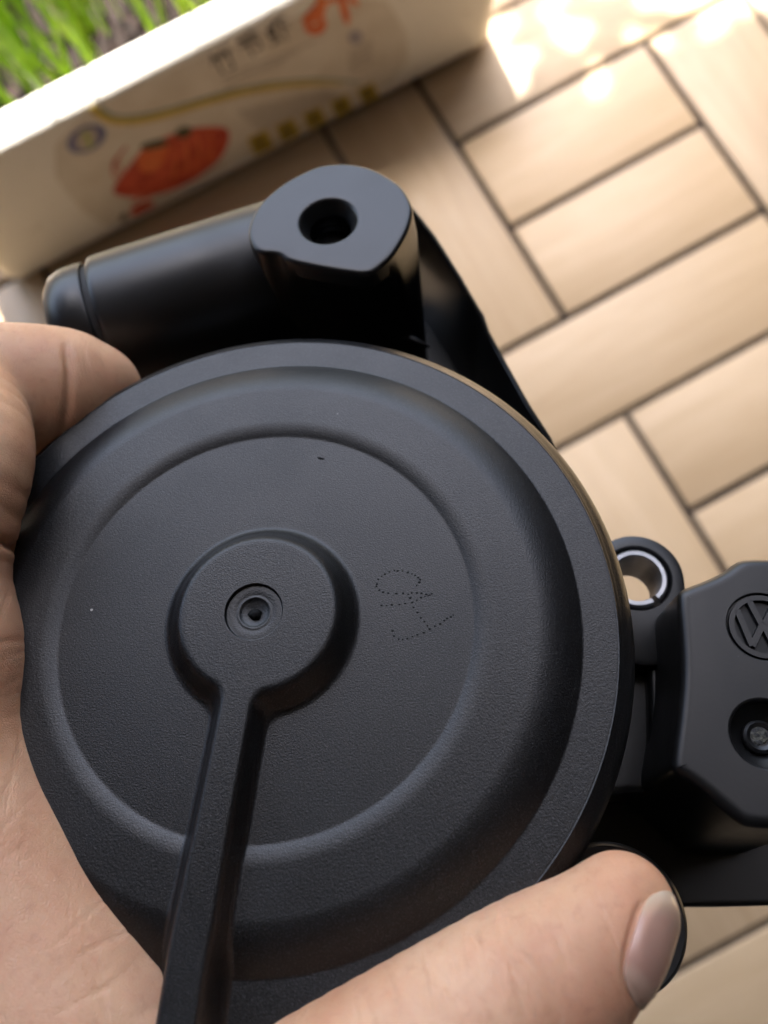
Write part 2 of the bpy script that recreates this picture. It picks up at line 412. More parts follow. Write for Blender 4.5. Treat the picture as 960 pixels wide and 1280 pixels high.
# start both outlines at the same bearing
ang = np.unwrap(np.arctan2(o[:, 1] - hc[1], o[:, 0] - hc[0]))
def hring(r): return np.stack([hc[0] + r * np.cos(ang), hc[1] + r * np.sin(ang)], 1)
z = ZP - 0.436
rings.append(b.ring(hring(hr_ * .92), z))
while z < ZP - 0.03:
    rings.append(b.ring(hring(hr_ * .93), z)); rings.append(b.ring(hring(hr_ * 1.02), z + 0.006)); z += 0.012
rings += [b.ring(hring(hr_ * .98), ZP - .022), b.ring(hring(hr_ * 1.28), ZP - .0050), b.ring(hring(hr_ * 1.36), ZP - .0015), b.ring(hring(hr_ * 1.44), ZP)]
rd = 0.0075
rings += [b.ring(hring(hr_ * 1.52), ZP), b.ring(offset(o, -rd - .005), ZP)]
for k in range(6):
    a_ = k / 5 * math.pi / 2; rings.append(b.ring(offset(o, -rd + rd * math.sin(a_)), ZP - rd + rd * math.cos(a_)))
def tuck(k):
    p = offset(o, 0.003).copy(); p[:, 1] = np.maximum(p[:, 1], 0.545 + 0.025 * k); p[:, 0] = np.maximum(p[:, 0], -0.10 + 0.04 * k); return p
rings += [b.ring(offset(o, 0.001), ZP - .030), b.ring(tuck(.75), ZP - .052), b.ring(tuck(1), ZP - .10), b.ring(tuck(1), ZP - .465)]
for x_, y_ in zip(rings, rings[1:]): b.join(x_, y_)
b.cap(rings[0]); b.cap(rings[-1])
post = b.obj('screw_post', M['plastic'], part, 35)
b = Build(); b.cap(b.ring(circle(*hc, hr_ * .97, 40), ZP - .056)); b.obj('hole_shade_disc', M['pit'], post)  # black disc stands in for the dark depth of the hole

# ---- tube with end cap and seal
def tube(name, A, B, prof, mat, parent, n=72, cap0=True, cap1=True):
    A, B = Vector(A), Vector(B); d = (B - A).normalized(); s1 = d.orthogonal().normalized(); s2 = d.cross(s1)
    b = Build(); prev = None; first = None
    for t, r in prof:
        cpt = A + d * t
        cur = b.ring3([cpt + (s1 * math.cos(x) + s2 * math.sin(x)) * r for x in np.linspace(0, 2 * math.pi, n, endpoint=False)])
        if prev: b.join(prev, cur)
        else: first = cur
        prev = cur
    if cap0: b.f.append(tuple(first))
    if cap1: b.f.append(tuple(prev))
    return b.obj(name, mat, parent, 40)
TR = 0.122; ZT = -0.052 - TR
la = loc(84, 430, ZT); lb = loc(480, 306, ZT)
A3 = (la[0], la[1], ZT); B3 = (lb[0], lb[1], ZT); TL = (Vector(B3) - Vector(A3)).length
tube('end_cap', A3, B3, [(0.004, TR * .55), (0.0, TR * .66), (0.004, TR * .80), (0.018, TR * .93), (0.036, TR * .99), (0.050, TR * 1.0), (0.072, TR * 1.0), (0.076, TR * .985), (0.077, TR * .9)], M['plastic'], part)
tube('seal_ring', A3, B3, [(0.070, TR * .88), (0.0745, TR * .925), (0.083, TR * .935), (0.0915, TR * .925), (0.095, TR * .88)], M['rubber'], part)
tube('inlet_tube', A3, B3, [(0.089, TR * .88), (0.089, TR * 1.005), (0.092, TR * 1.03), (0.100, TR * 1.04), (TL * .5, TR * 1.05), (TL, TR * 1.06), (TL + .03, TR * .9)], M['plastic'], part)

# ---- housing under the cap, its lower flange is the long slanting edge
ZH = -0.13
wpath = [(500, 236), (524, 266), (546, 294), (578, 345), (600, 383), (606, 392), (613, 413), (640, 462), (664, 505), (690, 545), (730, 630)]
wl = np.array([loc(*p, ZH) for p in wpath])
inn = np.array([loc(*p, ZH) for p in [(745, 800), (700, 950), (560, 1080), (300, 1100), (120, 980), (110, 700), (60, 560), (130, 470), (260, 400), (390, 340), (450, 290)]])
prism('housing', chaikin(np.vstack([wl, inn]), 1, .12), -0.40, -0.50, M['deep'], part, 0.008, 220)
t_ = np.gradient(wl, axis=0); t_ /= np.linalg.norm(t_, axis=1)[:, None]; nl = np.stack([t_[:, 1], -t_[:, 0]], 1)
if nl[3] @ np.array([1, 0]) > 0: nl = -nl
b = Build(); prev = None
for k in range(len(wl)):
    zt_ = ZH + 0.0 * k; p0, m0 = wl[k], nl[k]
    prof = [(0.016, -0.45), (0.010, zt_ - .012), (0.0085, zt_ - .003), (0.0055, zt_), (0.002, zt_ - .002), (0.0, zt_ - .010), (0.0, -0.45)]
    cur = b.ring3([(p0[0] + m0[0] * w_, p0[1] + m0[1] * w_, z_) for w_, z_ in prof])
    if prev: b.join(prev, cur)
    else: b.f.append(tuple(cur))
    prev = cur
b.f.append(tuple(prev)); b.obj('side_wall', M['deep'], part, 35)
# small stiffening rib beside the post
r1, r2 = loc(452, 408, -0.2), loc(545, 445, -0.24)
tube('stiffening_rib', (r1[0], r1[1], -0.18), (r2[0], r2[1], -0.22), [(0, .002), (0.004, .007), (0.1, .008), (0.13, .002)], M['plastic'], part, 16)

# ---- side bracket: valve cover with emblem, web, ear with sleeve, socket
ZB = -0.08
vp = [(847, 745), (851, 736), (862, 731), (884, 723), (905, 713), (920, 701), (932, 696), (985, 697), (1040, 700), (1085, 740), (1095, 850), (1085, 970), (1040, 1034), (985, 1036), (940, 1035), (925, 1029), (905, 1012), (880, 990), (860, 975), (843, 965), (840, 955), (847, 905), (853, 850), (852, 800)]
vo = chaikin([loc(*p, ZB) for p in vp], 2)
ec = loc(954, 783, ZB); er = loc_r(954, 783, ZB, 43); sc_ = loc(957, 917, ZB); sr = loc_r(957, 917, ZB, 41)
valve = prism('valve_cover', vo, ZB, -0.44, M['plastic'], part, 0.012, 220,
              holes=[(circle(*ec, er, 72), 0.006, 0.0018), (circle(*sc_, sr, 64), 0.030, 0.004)], draft=0.016)
# emblem: ring with the two stacked letters standing up from the sunk field
emb = Build()
def bar(bd_, p, q_, w0, w1, zt, zb):
    p, q_ = np.array(p, float), np.array(q_, float); d = (q_ - p) / np.linalg.norm(q_ - p); m = np.array([-d[1], d[0]])
    pts = [p + m * w0, p - m * w0, q_ - m * w1, q_ + m * w1]
    ta = bd_.ring([tuple(x) for x in pts], zt); tb = bd_.ring([tuple(x) for x in [p + m * (w0 + .001), p - m * (w0 + .001), q_ - m * (w1 + .001), q_ + m * (w1 + .001)]], zb)
    bd_.join(ta, tb); bd_.f.append(tuple(ta))
def E_(x, y, rot=R(-6)): return (ec[0] + er * (x * math.cos(rot) - y * math.sin(rot)), ec[1] + er * (x * math.sin(rot) + y * math.cos(rot)))
zt, zb2 = ZB + 0.0004, ZB - 0.0062
for (r0, r1_) in ((0.95, 0.80),):
    ra = emb.ring(circle(*ec, er * (r0 + .01), 64), zb2); rb = emb.ring(circle(*ec, er * r0, 64), zt); rc = emb.ring(circle(*ec, er * r1_, 64), zt); rd_ = emb.ring(circle(*ec, er * (r1_ - .01), 64), zb2)
    emb.join(ra, rb); emb.join(rb, rc); emb.join(rc, rd_)
lw = er * 0.085
for s_ in (-1, 1):
    bar(emb, E_(s_ * 0.36, 0.74), E_(s_ * 0.045, 0.07), lw, lw, zt, zb2)
    bar(emb, E_(s_ * 0.71, 0.42), E_(s_ * 0.32, -0.62), lw, lw, zt, zb2)
    bar(emb, E_(s_ * 0.32, -0.62), E_(s_ * 0.06, -0.05), lw, lw, zt - .0002, zb2)
bar(emb, E_(-0.13, 0.01), E_(0.13, 0.01), lw, lw, zt - .0003, zb2)
emb_o = emb.obj('emblem', M['plastic'], valve, 40)
b = Build(); ra = b.ring(circle(*ec, er * .79, 48), ZB - .0056); b.cap(ra); b.obj('emblem_field', M['field'], valve)
# cone with nub inside the screw dimple
b = Build(); rg = [b.ring(circle(*sc_, sr * .99, 48), ZB - .014), b.ring(circle(*sc_, sr * .52, 48), ZB - .027), b.ring(circle(*sc_, sr * .50, 48), ZB - .020), b.ring(circle(*sc_, sr * .42, 48), ZB - .018), b.ring(circle(*sc_, sr * .30, 48), ZB - .020)]
for x_, y_ in zip(rg, rg[1:]): b.join(x_, y_)
b.cap(rg[-1]); b.obj('dimple', M['plastic'], valve)
blob('moulding_nub', sc_[0], sc_[1], ZB - .0205, sr * .28, .002, M['nub'], valve, 16, 0.25)

wp = [(700, 760), (770, 775), (806, 782), (828, 765), (850, 740), (900, 730), (980, 760), (980, 1000), (900, 1010), (800, 985), (740, 1000), (690, 900)]
prism('web_plate', chaikin([loc(*p, -0.24) for p in wp], 2), -0.24, -0.36, M['plastic'], part, 0.008, 140)
wp2 = [(806, 800), (832, 770), (850, 742), (960, 760), (960, 1000), (850, 985), (818, 968), (812, 940), (812, 860)]
prism('step_block', chaikin([loc(*p, -0.215) for p in wp2], 2), -0.215, -0.36, M['deep'], part, 0.010, 140)
ap = loc(796, 722, -0.20); ar = loc_r(796, 722, -0.20, 59); ah = loc_r(796, 722, -0.20, 41)
# ear with a through hole
b = Build(); dirv = loc(815, 850, -0.2) - ap; dirv /= np.linalg.norm(dirv); a0 = math.atan2(dirv[1], dirv[0])
tt = np.linspace(0, 2 * np.pi, 96, endpoint=False)
eo = []
for t in tt:
    dd = abs((t - a0 + math.pi) % (2 * math.pi) - math.pi)
    k = 1.0 + 0.9 * max(0.0, math.cos(dd)) ** 3
    eo.append((ap[0] + ar * k * math.cos(t), ap[1] + ar * k * math.sin(t)))
eo = np.array(eo); hi = circle(*ap, ah, 96)
rg = [b.ring(hi, -0.275), b.ring(hi, -0.206), b.ring(circle(*ap, ah * 1.06, 96), -0.20), b.ring(offset(eo, -.008), -0.20), b.ring(offset(eo, -.002), -0.2025), b.ring(eo, -0.209), b.ring(eo, -0.275)]
for x_, y_ in zip(rg, rg[1:]): b.join(x_, y_)
b.join(rg[-1], rg[0]); ear = b.obj('mounting_ear', M['plastic'], part, 40)
# split steel sleeve
b = Build(); g0, g1_ = R(-48), R(-48 + 348); prev = None; so, si = ah * .97, ah * .70; n_s = 72; first = None
for k in range(n_s + 1):
    t = g0 + (g1_ - g0) * k / n_s; cs, sn = math.cos(t), math.sin(t)
    prof = [(so, -.28), (so, -.214), (so * .97, -.204), (so * .90, -.200), (si * 1.08, -.200), (si, -.208), (si, -.28)]
    cur = b.ring3([(ap[0] + r * cs, ap[1] + r * sn, z_) for r, z_ in prof])
    if prev: b.join(prev, cur)
    else: first = cur
    prev = cur
b.f.append(tuple(first)); b.f.append(tuple(prev)); b.obj('steel_sleeve', M['metal'], ear, 35)

bp = [(650, 980), (850, 960), (1000, 950), (1090, 1000), (1090, 1128), (1000, 1131), (900, 1134), (850, 1134), (800, 1150), (690, 1110)]
prism('bracket_base', chaikin([loc(*p, -0.38) for p in bp], 1, .1), -0.38, -0.44, M['deep'], part, 0.006, 140, draft=-0.012)
# round socket beside the thumb tip
kc = loc(766, 1150, -0.12); kr = loc_r(766, 1150, -0.12, 92)
tube('socket', (kc[0], kc[1], -0.40), (kc[0], kc[1], -0.10), [(0.0, kr * .70), (0.0, kr * .92), (0.20, kr * .97), (0.268, kr), (0.276, kr * .985), (0.280, kr * .94), (0.278, kr * .82), (0.270, kr * .76), (0.10, kr * .72)], M['deep'], part, 80)

# ------------------------------------------------------------------ the hand: one continuous skin from a distance field
def C3(px, py, dep): return np.array([(px - 480) / F * dep, (640 - py) / F * dep, -dep])
CH = {
 'thumb': [(776, 1134, .835, 66), (738, 1178, .815, 84), (662, 1240, .80, 108), (525, 1338, .78, 127), (385, 1440, .78, 145), (230, 1560, .82, 165)],
 'index': [(152, 479, 1.25, 24), (127, 479, 1.25, 45), (96, 485, 1.245, 66), (62, 492, 1.235, 84), (-50, 490, 1.17, 88)],
 'index_base': [(-55, 510, 1.12, 84), (-36, 575, 1.05, 74), (-88, 692, 1.02, 96), (-104, 830, 1.0, 116)],
 'web': [(-104, 830, 1.0, 116), (-78, 985, .98, 136), (-8, 1140, .94, 150), (92, 1312, .88, 160), (170, 1460, .84, 150), (230, 1560, .82, 165)],
 'palm1': [(-100, 830, 1.0, 112), (-230, 900, 1.12, 130), (-200, 1250, 1.12, 190), (60, 1640, 1.02, 220), (170, 1980, 1.03, 215), (240, 2450, 1.05, 235)],
 'palm2': [(-230, 900, 1.12, 130), (-290, 1020, 1.25, 130), (-280, 1170, 1.32, 130), (-230, 1320, 1.34, 120), (0, 1700, 1.16, 190), (120, 2000, 1.12, 200), (220, 2450, 1.12, 215)],
 'palm3': [(-10, 1150, .96, 150), (0, 1450, 1.0, 200), (60, 1640, 1.02, 220)],
 'palm4': [(230, 1560, .82, 165), (120, 1800, .95, 190)],
 'middle': [(-290, 1020, 1.25, 120), (-190, 720, 1.46, 82), (30, 690, 1.52, 74), (200, 720, 1.47, 62)],
 'ring': [(-280, 1170, 1.32, 115), (-140, 900, 1.47, 82), (90, 880, 1.49, 74), (260, 910, 1.43, 62)],
 'little': [(-230, 1320, 1.34, 105), (-60, 1080, 1.38, 72), (130, 1060, 1.38, 66), (260, 1080, 1.33, 55)],
}
KB = {'index': .006, 'index_base': .012, 'thumb': .03, 'web': .03}
vox = 0.0072
lo = np.array([-1.25, -2.35, -1.75]); hi3 = np.array([0.46, 0.34, -0.62])
dim = np.ceil((hi3 - lo) / vox).astype(int) + 1
D = np.full(dim, 0.5, np.float32)
ax = [lo[i] + vox * np.arange(dim[i]) for i in range(3)]
def seg_field(A, rA, B, rB, gx, gy, gz):
    ab = B - A; L = float(ab @ ab) + 1e-12
    px, py, pz = gx - A[0], gy - A[1], gz - A[2]
    t = np.clip((px * ab[0] + py * ab[1] + pz * ab[2]) / L, 0, 1)
    return np.sqrt((px - t * ab[0]) ** 2 + (py - t * ab[1]) ** 2 + (pz - t * ab[2]) ** 2) - (rA + (rB - rA) * t)
def spline(P, n):
    P = np.array(P); Q = np.vstack([2 * P[0] - P[1], P, 2 * P[-1] - P[-2]]); out = []
    for k in range(1, len(Q) - 2):
        for t in np.arange(n) / n:
            a_, b_, c_, d_ = Q[k - 1:k + 3]
            out.append(.5 * (2 * b_ + (c_ - a_) * t + (2 * a_ - 5 * b_ + 4 * c_ - d_) * t * t + (3 * b_ - a_ - 3 * c_ + d_) * t ** 3))
    return np.array(out + [P[-1]])
CHN = []
for name, ch in CH.items():
    P = np.array([list(C3(x, y, d)) + [r * d / F] for x, y, d, r in ch])
    if name in ('thumb', 'web', 'index_base', 'index'): P = spline(P, 5)
    k = KB.get(name, .045); CHN.append((k, [(p[:3], p[3], q_[:3], q_[3]) for p, q_ in zip(P, P[1:])]))
    m = P[:, 3].max() + 0.09
    i0 = np.maximum(((P[:, :3].min(0) - m - lo) / vox).astype(int), 0); i1 = np.minimum(((P[:, :3].max(0) + m - lo) / vox).astype(int) + 1, dim)
    sl = tuple(slice(i0[i], i1[i]) for i in range(3)); d = np.full(tuple(i1 - i0), 0.5, np.float32)
    for A, ra, B, rb in CHN[-1][1]:
        mm = max(ra, rb) + 0.09
        j0 = np.maximum(((np.minimum(A, B) - mm - lo) / vox).astype(int), i0); j1 = np.minimum(((np.maximum(A, B) + mm - lo) / vox).astype(int) + 1, i1)
        if (j1 <= j0).any(): continue
        s2 = tuple(slice(j0[i] - i0[i], j1[i] - i0[i]) for i in range(3))
        g = np.ix_(*[ax[i][j0[i]:j1[i]].astype(np.float32) for i in range(3)])
        d[s2] = np.minimum(d[s2], seg_field(A.astype(np.float32), np.float32(ra), B.astype(np.float32), np.float32(rb), *g))
    o_ = D[sl]; h = np.clip(0.5 + 0.5 * (d - o_) / k, 0, 1)
    D[sl] = d * (1 - h) + o_ * h - k * h * (1 - h)
def field(P):
    d = np.full(len(P), 0.5)
    for k, sg in CHN:
        e = np.full(len(P), 0.5)
        for A, ra, B, rb in sg: e = np.minimum(e, seg_field(A, ra, B, rb, P[:, 0], P[:, 1], P[:, 2]))
        h = np.clip(0.5 + 0.5 * (e - d) / k, 0, 1); d = e * (1 - h) + d * h - k * h * (1 - h)
    return d
# surface nets
def surface_nets(D):
    nx, ny, nz = D.shape; ins = D < 0
    cnt = np.zeros((nx - 1, ny - 1, nz - 1), np.int8)
    for i in (0, 1):
        for j in (0, 1):
            for k in (0, 1): cnt += ins[i:nx - 1 + i, j:ny - 1 + j, k:nz - 1 + k]
    cell = (cnt > 0) & (cnt < 8); ids = np.full(cell.shape, -1, np.int64)
    ci = np.argwhere(cell); ids[tuple(ci.T)] = np.arange(len(ci))
    acc = np.zeros((len(ci), 3)); w = np.zeros(len(ci))
    cor = {(i, j, k): D[ci[:, 0] + i, ci[:, 1] + j, ci[:, 2] + k] for i in (0, 1) for j in (0, 1) for k in (0, 1)}
    for c0 in cor:
        for a_ in range(3):
            if c0[a_]: continue
            c1 = list(c0); c1[a_] = 1; c1 = tuple(c1); d0, d1 = cor[c0], cor[c1]
            m = (d0 < 0) != (d1 < 0); t = np.where(m, d0 / np.where(m, d0 - d1, 1), 0)
            p = np.tile(np.array(c0, float), (len(ci), 1)); p[:, a_] += t
            acc += p * m[:, None]; w += m
    V = ci + acc / w[:, None]; Fs = []
    for a_ in range(3):
        b1, c1 = (a_ + 1) % 3, (a_ + 2) % 3
        s0 = [slice(None)] * 3; s1 = [slice(None)] * 3; s0[a_] = slice(0, -1); s1[a_] = slice(1, None)
        E = ins[tuple(s0)] != ins[tuple(s1)]; ei = np.argwhere(E)
        ok = (ei[:, b1] > 0) & (ei[:, c1] > 0) & (ei[:, b1] < ids.shape[b1]) & (ei[:, c1] < ids.shape[c1]); ei = ei[ok]
        def at(db, dc_): e = ei.copy(); e[:, b1] += db; e[:, c1] += dc_; return ids[tuple(e.T)]
        qd = np.stack([at(-1, -1), at(0, -1), at(0, 0), at(-1, 0)], 1)
        fl = ~ins[tuple(ei.T)]; qd[fl] = qd[fl][:, ::-1]; Fs.append(qd)
    return V, np.concatenate(Fs)
V, Fq = surface_nets(D); V = lo + V * vox
def grad(P, e=0.002):
    return np.stack([field(P + e * np.eye(3)[i]) - field(P - e * np.eye(3)[i]) for i in range(3)], 1) / (2 * e)
wrist = C3(240, 2450, 1.05)
# split every quad in four and pull the visible skin back onto the field
E4 = np.stack([np.stack([Fq[:, k], Fq[:, (k + 1) % 4]], 1) for k in range(4)], 1)
key = np.sort(E4.reshape(-1, 2), 1); ue, inv_ = np.unique(key[:, 0].astype(np.int64) * len(V) + key[:, 1], return_inverse=True)
em = len(V) + inv_.reshape(-1, 4); fc = len(V) + len(ue) + np.arange(len(Fq))
V2 = np.vstack([V, (V[ue // len(V)] + V[ue % len(V)]) / 2, V[Fq].mean(1)])
F2 = np.concatenate([np.stack([Fq[:, k], em[:, k], fc, em[:, (k + 3) % 4]], 1) for k in range(4)])
V = V2
PX = np.stack([480 + F * V[:, 0] / -V[:, 2], 640 - F * V[:, 1] / -V[:, 2]], 1)
near = np.where((PX[:, 0] > -60) & (PX[:, 0] < 1000) & (PX[:, 1] > 360) & (PX[:, 1] < 1330) & (V[:, 2] > -1.36))[0]
VN = np.zeros_like(V); Vn_ = V[near]
for _ in range(2):
    g_ = grad(Vn_); g_ /= np.linalg.norm(g_, axis=1)[:, None] + 1e-9; Vn_ = Vn_ - g_ * np.clip(field(Vn_), -.004, .004)[:, None]
V[near] = Vn_; VN[near] = g_
PX = np.stack([480 + F * V[:, 0] / -V[:, 2], 640 - F * V[:, 1] / -V[:, 2]], 1)
near = near[(VN[near] * -V[near]).sum(1) > 0]
# folds of the skin: shallow grooves pressed along lines
def foldline(pts, width, depth):
    g = np.array(pts, float); P = PX[near]; best = np.full(len(P), 1e9); tt_ = np.zeros(len(P)); n_ = len(g) - 1
    for k, (a_, b2) in enumerate(zip(g, g[1:])):
        ab = b2 - a_; t = np.clip(((P - a_) @ ab) / (ab @ ab), 0, 1); dd = np.linalg.norm(P - a_ - t[:, None] * ab, axis=1)
        m = dd < best; best[m] = dd[m]; tt_[m] = (k + t[m]) / n_
    fade = np.clip(4 * np.minimum(tt_, 1 - tt_), 0, 1) ** .5
    V[near] -= VN[near] * (depth * fade * (np.exp(-(best / width) ** 2) - .25 * np.exp(-(best / (3 * width)) ** 2)))[:, None]
foldline([(804, 1124), (796, 1140), (785, 1180), (781, 1215), (786, 1255)], 4, .0045)
foldline([(80, 428), (86, 460), (86, 500), (78, 550)], 6, .006)
foldline([(-40, 662), (-10, 672), (10, 680), (34, 692)], 6, .010)
for ln_ in ([(607, 1176), (616, 1196), (624, 1223), (628, 1258)], [(644, 1184), (658, 1200), (676, 1223), (704, 1275)], [(560, 1190), (567, 1212), (577, 1262)],
            [(690, 1168), (704, 1192), (716, 1225)], [(520, 1190), (530, 1220), (540, 1275)], [(590, 1160), (596, 1186), (602, 1230)],
            [(480, 1205), (492, 1240), (500, 1285)], [(640, 1230), (652, 1252), (660, 1285)], [(452, 1228), (458, 1250), (468, 1285)]):
    foldline(ln_, random.uniform(3.5, 5), random.uniform(.0016, .0030))
for k in range(26):     # short faint lines across the ball of the thumb and the palm edge
    if k < 14: x0, y0 = random.uniform(470, 700), random.uniform(1150, 1270); a_ = random.gauss(1.05, .18); L_ = random.uniform(25, 70)
    else: y0 = random.uniform(720, 1270); x0 = max(0, np.interp(y0, [720, 880, 1000, 1140, 1270], [0, 5, 55, 115, 190]) - random.uniform(10, 80)); a_ = random.gauss(-.5, .3); L_ = random.uniform(30, 80)
    foldline([(x0 - L_ * math.cos(a_), y0 - L_ * math.sin(a_)), (x0 + random.uniform(-3, 3), y0), (x0 + L_ * math.cos(a_), y0 + L_ * math.sin(a_))], random.uniform(3, 4.5), random.uniform(.0007, .0016) * (1 if k < 14 else .55))
V = (V - wrist) * S
me = bpy.data.meshes.new('hand'); me.from_pydata(V.tolist(), [], F2.tolist()); me.shade_smooth()
hand = bpy.data.objects.new('hand', me); col.objects.link(hand)
hand.matrix_world = MCAM @ Matrix.Translation(Vector(wrist * S))
tag(hand, 'bare left hand with the thumb across the bottom of the round black cap', 'hand')
q = Node('skin'); v = q.coord()
n1 = q.noise(v, 45, 4, .6); n2 = q.noise(v, 160, 4, .6)
c = q.ramp(n1, [(0.28, (0.50, 0.255, 0.14)), (0.5, (0.595, 0.345, 0.205)), (0.72, (0.675, 0.425, 0.27))])
c = q.mix(q.ramp(n2, [(0.45, (0, 0, 0)), (0.75, (.35,) * 3)]), c, (0.52, 0.20, 0.12))
n0 = q.noise(v, 28, 3, .5)
c = q.mix(q.ramp(n0, [(0.48, (0, 0, 0)), (0.70, (.55,) * 3)]), c, (0.53, 0.215, 0.13))
c = q.mix(q.ramp(q.noise(v, 700, 2, .6), [(0.55, (0, 0, 0)), (0.8, (.3,) * 3)]), c, (0.36, 0.16, 0.09))
vo_ = q.n('TexVoronoi', feature='DISTANCE_TO_EDGE'); vo_.inputs['Scale'].default_value = 2400
vd = q.n('VectorMath', operation='ADD'); q.l(v, vd.inputs[0])
nz = q.n('TexNoise'); nz.inputs['Scale'].default_value = 300; q.l(v, nz.inputs['Vector'])
sc2 = q.n('VectorMath', operation='SCALE'); sc2.inputs['Scale'].default_value = 0.0012; q.l(nz.outputs['Color'], sc2.inputs[0]); q.l(sc2.outputs[0], vd.inputs[1])
q.l(vd.outputs[0], vo_.inputs['Vector'])
cell = q.ramp(vo_.outputs['Distance'], [(0.0, (0, 0, 0)), (0.12, (1, 1, 1))])
v2 = q.coord('Object', (1, 1, 1), (0, 0, R(-18)))
vs = q.n('Mapping'); vs.inputs['Scale'].default_value = (420, 60, 60); q.l(v2, vs.inputs[0])
wr = q.noise(vs.outputs[0], 1.0, 3, .5, .5)
wrr = q.ramp(wr, [(0.36, (0, 0, 0)), (0.46, (1, 1, 1))])
nb = q.bump(cell, 0.00003); nb = q.bump(wrr, 0.00007, 0.8, nb); nb = q.bump(n2, 0.00025, .5, nb)
M['skin'] = q.set(Base_Color=c, Roughness=0.46, Normal=nb, Subsurface_Weight=0.25, Subsurface_Radius=(1.0, 0.35, 0.2), Subsurface_Scale=0.0014, Specular_IOR_Level=0.4)
me.materials.append(M['skin'])

# thumb nail laid on the skin
q = Node('nail'); v = q.coord('Object', (1, 1, 1))
at = q.n('Attribute', attribute_name='along')
nc = q.ramp(at.outputs['Fac'], [(0.0, (0.50, 0.33, 0.24)), (0.16, (0.52, 0.34, 0.25)), (0.26, (0.44, 0.24, 0.18)), (0.70, (0.46, 0.27, 0.20)), (0.84, (0.52, 0.37, 0.25)), (1.0, (0.60, 0.50, 0.37))])
nv_ = q.coord('Object', (900, 90, 90))
M['nail'] = q.set(Base_Color=q.mix(0.25, nc, q.ramp(q.noise(v, 90, 3), [(0.3, (0.42, 0.24, 0.17)), (0.7, (0.54, 0.36, 0.27))])), Roughness=0.25, Normal=q.bump(q.noise(nv_, 1.0, 2), 0.00002), Subsurface_Weight=0.2, Subsurface_Radius=(1.0, 0.4, 0.3), Subsurface_Scale=0.0012)
tax = C3(843, 1112, .83) - C3(776, 1250, .80); tax /= np.linalg.norm(tax)
nn = np.array([0.76, -0.28, 0.58]); nn -= tax * (nn @ tax); nn /= np.linalg.norm(nn); sx = np.cross(tax, nn)
ctr = C3(806, 1176, .79)
NU, NV = 30, 22; hl, hw = 0.054, 0.043
gp = []
for i in range(NU):
    for j in range(NV):
        uu = -1 + 2 * i / (NU - 1); vv2 = -1 + 2 * j / (NV - 1)
        lim = 1 - 0.22 * max(0, uu) ** 3 - 0.30 * max(0, -uu) ** 4
        gp.append(ctr + tax * uu * hl * (1 - 0.16 * vv2 ** 2) + sx * vv2 * hw * lim)
gp = np.array(gp)
for _ in range(12):
    g_ = grad(gp); g_ /= np.linalg.norm(g_, axis=1)[:, None] + 1e-9; gp = gp - g_ * field(gp)[:, None]
nvv = grad(gp); nvv /= np.linalg.norm(nvv, axis=1)[:, None] + 1e-9
edge = np.array([min(1, 2.2 * min(i, NU - 1 - i) / NU + 0.0) * min(1, 3.0 * min(j, NV - 1 - j) / NV) for i in range(NU) for j in range(NV)])
topv = gp + nvv * (0.0015 + 0.0035 * np.clip(edge * 3, 0, 1))[:, None]; botv = gp - nvv * 0.004
vts = np.vstack([topv, botv]); fs = []; O = NU * NV
for i in range(NU - 1):
    for j in range(NV - 1):
        k = i * NV + j; fs.append((k, k + 1, k + NV + 1, k + NV)); fs.append((O + k, O + k + NV, O + k + NV + 1, O + k + 1))
bd2 = [j for j in range(NV)] + [i * NV + NV - 1 for i in range(1, NU)] + [(NU - 1) * NV + j for j in range(NV - 2, -1, -1)] + [i * NV for i in range(NU - 2, 0, -1)]
for x_, y_ in zip(bd2, bd2[1:] + bd2[:1]): fs.append((x_, y_, O + y_, O + x_))
nail = mesh_obj('thumb_nail', (vts - wrist) * S, fs, M['nail'], hand, 60)
al = nail.data.attributes.new('along', 'FLOAT', 'POINT'); al.data.foreach_set('value', np.tile(np.repeat(np.linspace(0, 1, NU), NV), 2).astype(np.float32))

# ------------------------------------------------------------------ the planter: printed foam box with soil and shoots
q = Node('white_foam'); v = q.coord()
bd3 = q.n('TexVoronoi'); bd3.inputs['Scale'].default_value = 260; q.l(v, bd3.inputs['Vector'])
st = q.ramp(q.noise(v, 38, 5, .65), [(0.60, (0, 0, 0)), (0.74, (1, 1, 1))])
c = q.mix(q.noise(v, 5, 4), (0.78, 0.75, 0.69), (0.84, 0.82, 0.77))
sm = q.n('Math', operation='MULTIPLY'); sm.inputs[1].default_value = 0.35; q.l(st, sm.inputs[0])
c = q.mix(sm.outputs[0], c, (0.36, 0.28, 0.19))
M['foam'] = q.set(Base_Color=c, Roughness=0.6, Normal=q.bump(bd3.outputs['Distance'], 0.0006, .6))
def ink(name, cA, cB, sc=60):
    q = Node(name); v = q.coord(); return q.set(Base_Color=q.ramp(q.noise(v, sc, 3), [(0.35, cA), (0.65, cB)]), Roughness=0.5)
M['ink_red'] = ink('ink_red', (0.42, 0.03, 0.012), (0.66, 0.10, 0.04), 70)
M['ink_orange'] = ink('ink_orange', (0.66, 0.10, 0.02), (0.74, 0.20, 0.05))
M['ink_yellow'] = ink('ink_yellow', (0.48, 0.33, 0.02), (0.62, 0.45, 0.05), 200)
M['ink_dark'] = ink('ink_dark', (0.03, 0.022, 0.024), (0.07, 0.05, 0.045))
M['ink_olive'] = ink('ink_olive', (0.05, 0.045, 0.02), (0.10, 0.08, 0.03))
M['ink_blue'] = ink('ink_blue', (0.10, 0.11, 0.26), (0.16, 0.17, 0.32))
M['ink_green'] = ink('ink_green', (0.35, 0.42, 0.08), (0.45, 0.50, 0.15))
M['ink_teal'] = ink('ink_teal', (0.18, 0.26, 0.22), (0.26, 0.33, 0.28))
